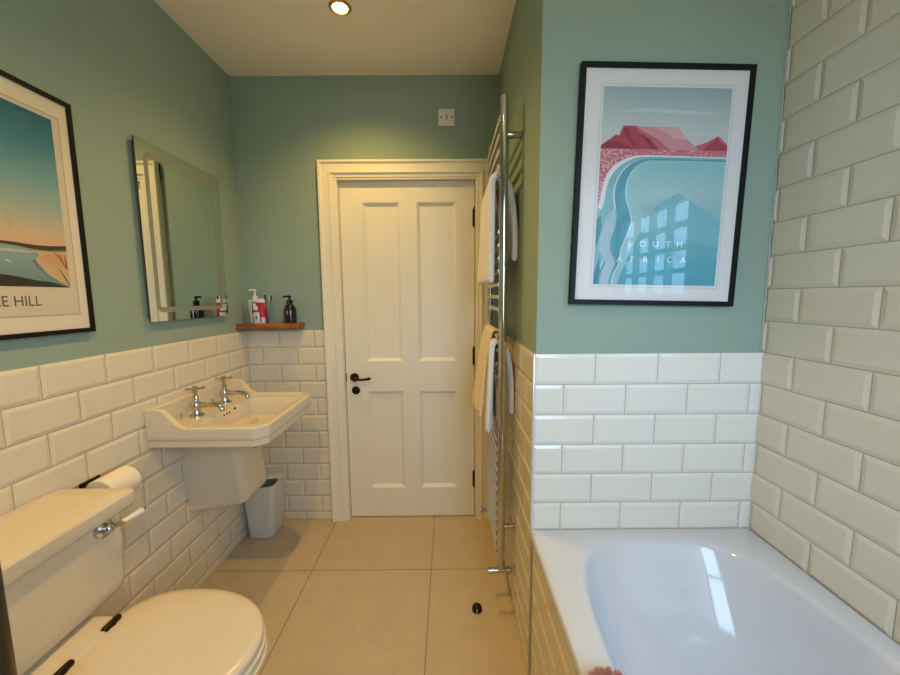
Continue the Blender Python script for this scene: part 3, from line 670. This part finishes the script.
for yt in (1.553, 1.756):
    x, z = -1.092, RZ - 0.008; k_ = 1.16
    mb = MB(); mb.lathe([(r_ * k_, h_ * k_) for r_, h_ in [(.025, 0), (.025, .004), (.015, .010), (.012, .020), (.018, .030), (.020, .042), (.016, .052), (.011, .058), (.010, .066), (.012, .070), (.008, .074), (.0065, .095)]], (x, yt, z), n=20)
    tp = mb.build('tap', CHROME, ba)
    mb = MB(); mb.tube([(x + a * k_, yt, z + b * k_) for a, b in ((0, .038), (.03, .041), (.07, .040), (.088, .036), (.096, .024), (.096, .018))], [.014, .0115, .0105, .011, .011, .011], 14); mb.build('spout', CHROME, tp)
    mb = MB(); mb.sphere((x, yt, z + .100 * k_), .013, 8, sc=(1, 1, .8))
    for k in range(4):
        an = math.radians(25 + 90 * k); dx, dy = math.cos(an) * k_, math.sin(an) * k_
        mb.tube([(x, yt, z + .100 * k_), (x + dx * .018, yt + dy * .018, z + .101 * k_), (x + dx * .026, yt + dy * .026, z + .102 * k_), (x + dx * .032, yt + dy * .032, z + .102 * k_)], [.0055, .0048, .007, .0035], 8)
    mb.lathe([(.009, .106 * k_), (.009, .112 * k_), (.003, .113 * k_)], (x, yt, z), n=12)
    mb.build('cross_handle', CHROME, tp)
# chain stay on the deck
for yy in (1.50, 1.71):
    mb = MB(); mb.tube([(-1.122, yy, RZ - .008), (-1.122, yy, RZ + .022)], .003, 8); mb.build('chain_stay', CHROME, ba)

# ------------------------------------------------------------------ waste bin
bn = thing('waste_bin', (-1.065, 2.03, 0), 'small pale grey plastic waste bin in the corner behind the basin pedestal', 'bin')
def rr3(a, b, c_, d, r, z, tilt=0.0):
    return [(x, y, z + tilt * (x + 1.07)) for x, y in rrect(a, b, c_, d, r)]
mb = MB()
mb.loft([rr3(-1.135, -1.010, 1.955, 2.085, .03, 0.0), rr3(-1.143, -1.002, 1.948, 2.092, .03, .008), rr3(-1.152, -0.972, 1.925, 2.112, .028, .31, .12), rr3(-1.148, -0.976, 1.929, 2.108, .026, .312, .12), rr3(-1.145, -0.979, 1.932, 2.105, .025, .300, .12)], None, True, False)
mb.build('bin_body', BINP, bn)
mb = MB(); mb.loft([rr3(-1.148, -0.976, 1.929, 2.108, .026, .300, .12), rr3(-1.120, -1.000, 1.955, 2.082, .04, .288, .12)], BINP, False, False)
mb.loft([rr3(-1.120, -1.000, 1.955, 2.082, .04, .288, .12), rr3(-1.112, -1.010, 1.965, 2.075, .04, .20, .12)], BINI, False, True)
mb.build('bin_insert', None, bn)
mb = MB(); mb.box(-1.085, -1.065, 1.9485, 1.9515, 0.030, 0.036); mb.build('maker_mark', BINI, bn)

# ------------------------------------------------------------------ toilet
YT = 0.838
to = thing('toilet', (-0.80, YT, 0), 'white close coupled toilet with cistern and closed lid', 'toilet')
def egg(x_back, x_front, hw, z, n=48, wide=0.42, e=2.25):
    """seat outline: blunt back, rounded front"""
    xm = x_back + (x_front - x_back) * wide; out = []
    for k in range(n):
        a = 2 * PI * k / n; ca, sa = math.cos(a), math.sin(a)
        ex = 2.0 if ca > 0 else 2.9
        px = abs(ca) ** (2 / ex) * (1 if ca > 0 else -1); py = abs(sa) ** (2 / ex) * (1 if sa > 0 else -1)
        out.append((xm + (px * (x_front - xm) if ca > 0 else px * (xm - x_back)), YT + py * hw, z))
    return out
mb = MB()
mb.loft([egg(-1.02, -0.66, .115, 0), egg(-1.03, -0.655, .120, .01), egg(-1.03, -0.67, .110, .06), egg(-1.02, -0.66, .105, .16), egg(-1.0, -0.60, .130, .26), egg(-0.97, -0.53, .168, .35), egg(-0.96, -0.495, .186, .405), egg(-0.955, -0.480, .192, .430), egg(-0.95, -0.486, .186, .437)])
mb.build('pan', CERAM, to, angle=50)
mb = MB()
def plat(ins, z): return [(x, y, z) for x, y in rrect(XL + 0.002 + ins, -0.90 - ins, YT - .092 + ins, YT + .092 - ins, .03)]
mb.loft([plat(0.03, .22), plat(0.004, .36), plat(0, .40), plat(0, .481), plat(.006, .489)]); mb.build('pan_platform', CERAM, to, angle=50)
mb = MB(); mb.loft([egg(-0.935, -0.492, .188, .4395), egg(-0.937, -0.484, .195, .444), egg(-0.937, -0.484, .195, .453), egg(-0.935, -0.492, .188, .458)]); mb.build('seat', SEATM, to, angle=50)
mb = MB(); mb.loft([egg(-0.932, -0.500, .184, .4605), egg(-0.936, -0.489, .194, .465), egg(-0.936, -0.488, .195, .474), egg(-0.932, -0.493, .190, .480), egg(-0.915, -0.510, .170, .4835), egg(-0.86, -0.60, .10, .485)]); mb.build('lid', SEATM, to, angle=50)
for s_ in (-1, 1):
    mb = MB(); yh = YT + s_ * .064
    mb.lathe([(.007, -.024), (.009, -.020), (.009, .020), (.007, .024)], (-0.910, yh, .488), 'y', 16); mb.lathe([(.014, 0.0), (.014, .006), (.009, .012)], (-0.912, yh, .476), 'z', 14)
    mb.build('hinge', BRONZE, to)
# cistern
CX, CY0, CY1 = -0.962, 0.640, 1.030
def tank(ins, z, b=0.0): return [(x, y, z) for x, y in rrect(XL + 0.004, CX - ins, CY0 + ins + b, CY1 - ins - b, .022)]
mb = MB(); mb.loft([tank(.030, .497, .012), tank(.014, .502, .004), tank(.006, .515), tank(0.004, .54), tank(0, .70), tank(0, .742)]); mb.build('cistern', CERAM, to, angle=50)
def lidp(ins, z): return [(x, y, z) for x, y in rrect(XL + 0.003, -0.944 - ins, CY0 - .026 + ins, CY1 + .026 - ins, .010)]
mb = MB(); mb.loft([lidp(.012, .737), lidp(.005, .742), lidp(0.002, .747), lidp(0, .752), lidp(0, .783), lidp(.004, .789), lidp(.016, .792), lidp(.06, .795)]); mb.build('cistern_lid', CERAM, to, angle=30)
mb = MB(); mb.box(XL + .03, -1.00, YT - .07, YT + .07, .4885, .499); mb.build('gasket', GAPM, to)
LY, LZ = 0.958, 0.722
mb = MB(); mb.lathe([(.004, .018), (.018, .016), (.024, .010), (.025, 0.0)], (CX, LY, LZ), 'x', 20); mb.sphere((CX + .020, LY, LZ), .012, 8)
mb.tube([(CX + .020, LY, LZ), (CX + .026, LY + .022, LZ - .001), (CX + .028, LY + .034, LZ - .002)], [.008, .006, .008], 10)
fl = mb.build('flush_lever', CHROME, to); fl['label'] = 'chrome lever with white porcelain grip'
mb = MB(); mb.tube([(CX + .028, LY + .034, LZ - .002), (CX + .030, LY + .060, LZ - .003), (CX + .032, LY + .092, LZ - .004), (CX + .032, LY + .098, LZ - .004)], [.0065, .0075, .0105, .007], 14); mb.build('lever_grip', PORC, fl)
mb = MB(); mb.sphere((CX + .0325, LY + .101, LZ - .004), .0055, 6); mb.build('lever_tip', BRONZE, fl)

# ------------------------------------------------------------------ toilet roll on its holder
RYc, RZc, RX = 1.164, 0.735, -1.112
th = thing('toilet_roll_holder', (XL, 1.14, 0.765), 'dark bronze roll holder fixed to the tiles behind the toilet cistern', 'holder')
mb = MB(); mb.box(XL, XL + .008, 1.105, 1.172, .752, .774, .003); mb.build('back_plate', BRONZE, th)
mb = MB(); mb.tube([(XL + .006, 1.112, .758), (XL + .030, 1.100, .752), (RX, 1.098, RZc + .004), (RX, 1.104, RZc), (RX, 1.130, RZc), (RX, 1.216, RZc)], .006, 10); mb.build('arm', BRONZE, th)
rl = thing('toilet_roll', (RX, RYc, RZc), 'white toilet paper roll on the wall beside the cistern', 'toilet roll')
mb = MB(); n = 32
def ring(r, y): return [(RX + r * math.cos(2 * PI * k / n), y, RZc + r * math.sin(2 * PI * k / n)) for k in range(n)]
ya, yb = 1.110, 1.218
mb.loft([ring(.020, ya), ring(.045, ya), ring(.048, ya + .003), ring(.048, yb - .003), ring(.045, yb), ring(.020, yb)], None, False, False); mb.build('paper', PAPER, rl)
mb = MB(); mb.loft([ring(.020, ya), ring(.020, yb), ring(.0185, yb), ring(.0185, ya)], None, False, False); mb.build('cardboard_core', mat('brown card', (150, 120, 84), 0.9), rl)

# ------------------------------------------------------------------ towel rail
TX = 0.214; TYA, TYB = 1.462, 1.915; TZ0, TZ1 = 0.195, 2.095
rd = thing('towel_radiator', (XN, (TYA + TYB) / 2, TZ0), 'tall chrome ladder towel radiator on the side wall beside the door', 'radiator')
for yy in (TYA, TYB):
    mb = MB(); mb.lathe([(.010, TZ0 - .004), (.0165, TZ0), (.0165, TZ1 - .004), (.012, TZ1), (.004, TZ1 + .001)], (TX, yy, 0), n=20); mb.build('post', CHROME, rd)
RUNGS = [2.02, 1.965, 1.91, 1.855, 1.80] + [1.60 - .05 * k for k in range(7)] + [1.19 - .055 * k for k in range(4)] + [0.80 - .044 * k for k in range(13)]
for z in RUNGS:
    mb = MB(); pts = [(TX - .012, TYA + .004, z)]
    pts += [(TX - .013 - .001 * math.sin(PI * k / 8), TYA + (TYB - TYA) * (.03 + .94 * k / 8), z) for k in range(9)] + [(TX - .012, TYB - .004, z)]
    mb.tube(pts, .0095, 12); mb.build('rung', CHROME, rd)
for yy, zz in ((TYA, 1.955), (TYB, 1.955), (TYA, .385), (TYB, .385)):
    xw_ = XNP if zz > ZT else XN
    mb = MB(); mb.tube([(TX + .012, yy, zz), (xw_ - .004, yy, zz)], .0125, 14); mb.lathe([(.0155, xw_ - .006 - TX), (.0155, xw_ - TX)], (TX, yy, zz), 'x', 14); mb.build('wall_bracket', CHROME, rd)
for yy in (TYA, TYB):
    mb = MB(); z = TZ0 - .010
    mb.tube([(TX - .052, yy, z), (TX - .030, yy, z)], .0135, 14); mb.tube([(TX - .032, yy, z), (TX + .050, yy, z)], .0105, 14); mb.tube([(TX, yy, z), (TX, yy, z + .025)], .012, 12); mb.tube([(TX + .02, yy, z), (TX + .046, yy, z)], .0135, 14)
    mb.lathe([(.020, XN - .005 - TX), (.020, XN - TX)], (TX, yy, z), 'x', 16)
    mb.build('valve', CHROME, rd)

def towel(name, label, zt, m, ya, yb, front, back, seed, lim=XN - .004, th=.012):
    """cloth folded over a rung: front layer towards the room, back layer towards the wall"""
    r = random.Random(seed); ph = r.random() * 6
    mb = MB(); xr = TX - .014; R_ = .012 + th / 2; lim -= th / 2; ny, nz = 22, 16
    rows = []
    for i in range(nz + 1):                      # front layer from hem up to the rung
        t_ = i / nz; row = []
        for j in range(ny + 1):
            s = j / ny; y = ya + (yb - ya) * s
            zb = front[0] + (front[1] - front[0]) * s
            z = zb + (zt - zb) * t_
            fl_ = (1 - t_) ** 0.75
            x = xr - R_ - fl_ * (front[2] + (front[3] - front[2]) * s) + fl_ * .007 * math.sin(s * 13 + ph) * (0.4 + .6 * (1 - t_))
            row.append((x, y + .004 * math.sin(t_ * 5 + ph) , z))
        rows.append(row)
    for k in range(1, 8):                        # over the rung
        an = PI - PI * k / 8; row = []
        for j in range(ny + 1):
            y = ya + (yb - ya) * j / ny
            row.append((xr + R_ * math.cos(an), y, zt + R_ * math.sin(an)))
        rows.append(row)
    for i in range(nz + 1):
        t_ = i / nz; row = []
        for j in range(ny + 1):
            s = j / ny; y = ya + (yb - ya) * s
            zb = back[0] + (back[1] - back[0]) * s
            z = zt + (zb - zt) * t_
            x = xr + R_ + (t_ ** .4) * (back[2] + (back[3] - back[2]) * s) + (t_ ** .75) * .004 * math.sin(s * 15 + 2 * ph)
            row.append((min(x, lim), y, z))
        rows.append(row)
    mb.loft(rows, None, False, False, closed=False)
    o = mb.build(name, m, None, angle=80)
    sm = o.modifiers.new('thickness', 'SOLIDIFY'); sm.thickness = th; sm.offset = 0
    sb = o.modifiers.new('soft', 'SUBSURF'); sb.levels = 1; sb.render_levels = 1
    return tag(o, label, 'towel', 'towels on the chrome rail')
towel('towel', 'white towel hung over the upper rungs of the chrome rail', 1.80, TOWEL, 1.495, 1.82, (1.405, 1.405, .008, .026), (1.49, 1.55, .050, .045), 3, XNP - .003, .026)
towel('towel', 'white towel, tinted as lamplit, hung over a middle rung of the chrome rail', 1.19, TOWEL_LIT, 1.57, 1.86, (.82, .80, .040, .058), (.90, .92, .018, .018), 5)
towel('towel', 'white end fold of the lamplit-tinted towel on the middle of the rail', 1.146, TOWEL, 1.495, 1.560, (.78, .80, .012, .010), (.86, .88, .045, .04), 9, XN - .003, .020)  # end fold of the middle towel, built as its own cloth

# ------------------------------------------------------------------ door stop on the floor
ds = thing('door_stop', (0.113, 1.462, 0), 'small dark round door stop on the floor tiles near the radiator', 'door stop')
mb = MB(); mb.lathe([(.021, 0), (.022, .004), (.021, .014), (.015, .023), (.006, .027), (.001, .0275)], (.113, 1.462, 0)); mb.build('dome', BRONZE, ds)
mb = MB(); mb.box(.1085, .1135, 1.4385, 1.4425, .004, .020, .001); mb.build('rubber_strip', mat('pale rubber', (176, 170, 164), 0.6), ds)

# ------------------------------------------------------------------ bath
BX0, BX1, BY0, BY1 = XN - 0.002, XR - 0.0005, YB + 0.05, YN
bt = thing('bathtub', ((BX0 + BX1) / 2, (BY0 + BY1) / 2, 0), 'white built-in bathtub with wide flat rim along the right wall', 'bath')
bcx, bcy = (BX0 + BX1) / 2, (BY0 + BY1) / 2; hw, hl = (BX1 - BX0) / 2, (BY1 - BY0) / 2; NB = 128
def rect(ins, z):
    o = []
    for k in range(NB):
        a = 2 * PI * k / NB; ca, sa = math.cos(a), math.sin(a); q = max(abs(ca), abs(sa)); o.append((bcx + ca / q * (hw - ins), bcy + sa / q * (hl - ins), z))
    return o
ocx, ocy, oa, ob = 0.648, 0.300, 0.309, 0.812
def oval(ins, z, endx=0.0, ex=4.2, ey=4.2):
    o = []
    a0, b0 = oa - ins, ob - ins - endx
    for k in range(NB):
        a = 2 * PI * k / NB; q = max(abs(math.cos(a)), abs(math.sin(a)))
        # same angular stepping as the rectangle so the rim quads stay regular
        t_ = math.atan2(math.sin(a) / q, math.cos(a) / q); ct, st = math.cos(t_), math.sin(t_)
        r = (abs(ct) ** ex + abs(st) ** ey) ** (-1 / ex)
        o.append((ocx + ct * r * a0, ocy + st * r * b0, z))
    return o
mb = MB(); L = [rect(0.006, BZ - .036), rect(0.001, BZ - .034), rect(0, BZ - .030), rect(0, BZ - .006), rect(.002, BZ - .002), rect(.006, BZ), oval(-.006, BZ), oval(-.002, BZ - .0015), oval(.004, BZ - .006), oval(.010, BZ - .016)]
for k in range(1, 9):
    q = k / 8; L.append(oval(.010 + .055 * q ** 1.2, BZ - .016 - .33 * q, .17 * q ** 0.85))
L += [oval(.085, BZ - .375, .20), oval(.12, BZ - .395, .24), oval(.20, BZ - .402, .34)]
mb.loft(L, None, False, True); mb.build('tub', ACRYL, bt, angle=50)
mb = MB(); tiles(mb, lambda u, z, d: (XN + 0.006 - d, u, z), BY0, YN - 0.003, 0.0, BZ - .034, 1.09, ZT, TILE, GROUT, range(5, 12))
mb.box(XN + 0.012, XN + .035, BY0, YN - 0.003, 0, BZ - .037, m=TILE); mb.build('side_panel', None, bt, angle=10)

# ------------------------------------------------------------------ fluffy pink scrubber on the rim corner
sc_ = MB(); rc = random.Random(11); cx, cy, cz = 0.312, 0.648, BZ
sc_.sphere((cx, cy, cz + .012), .030, 8, sc=(1.25, .9, .42))
for i in range(520):
    a = rc.random() * 2 * PI; e_ = rc.random() ** .6 * PI / 2
    d = Vector((math.cos(a) * math.sin(e_), math.sin(a) * math.sin(e_), math.cos(e_)))
    p0 = Vector((cx, cy, cz + .012)) + Vector((d.x * .036, d.y * .026, d.z * .011)); p1 = p0 + Vector((d.x, d.y, abs(d.z) * .8 + .2)) * (.008 + rc.random() * .007)
    if p1.z < cz + .001: p1.z = cz + .001
    sc_.tube([p0, (p0 + p1) / 2 + Vector((rc.uniform(-.002, .002),) * 3), p1], [.0012, .001, .0004], 4)
tag(sc_.build('bath_scrubber', mat('dusty pink pile', (186, 132, 122), 0.9)), 'fluffy dusty pink scrubber on the near left rim of the bath', 'bath scrubber')

# ------------------------------------------------------------------ dark stand at the left edge of the picture
sx, sy = -0.627, 0.45
st = thing('freestanding_post', (sx, sy, 0), 'dark brown upright post at the left picture edge in front of the cistern', 'stand')
mb = MB(); mb.lathe([(.080, 0), (.080, .010), (.06, .016), (.03, .024), (.026, .03)], (sx, sy, 0)); mb.build('base', DWOOD, st)
mb = MB(); mb.lathe([(.023, .026), (.023, 1.10), (.024, 1.108)], (sx, sy, 0), n=28); mb.build('post', DWOOD, st)
mb = MB(); mb.lathe([(.024, 1.106), (.027, 1.114), (.027, 1.126), (.018, 1.140), (.004, 1.146)], (sx, sy, 0)); mb.build('cap', BRONZE, st)
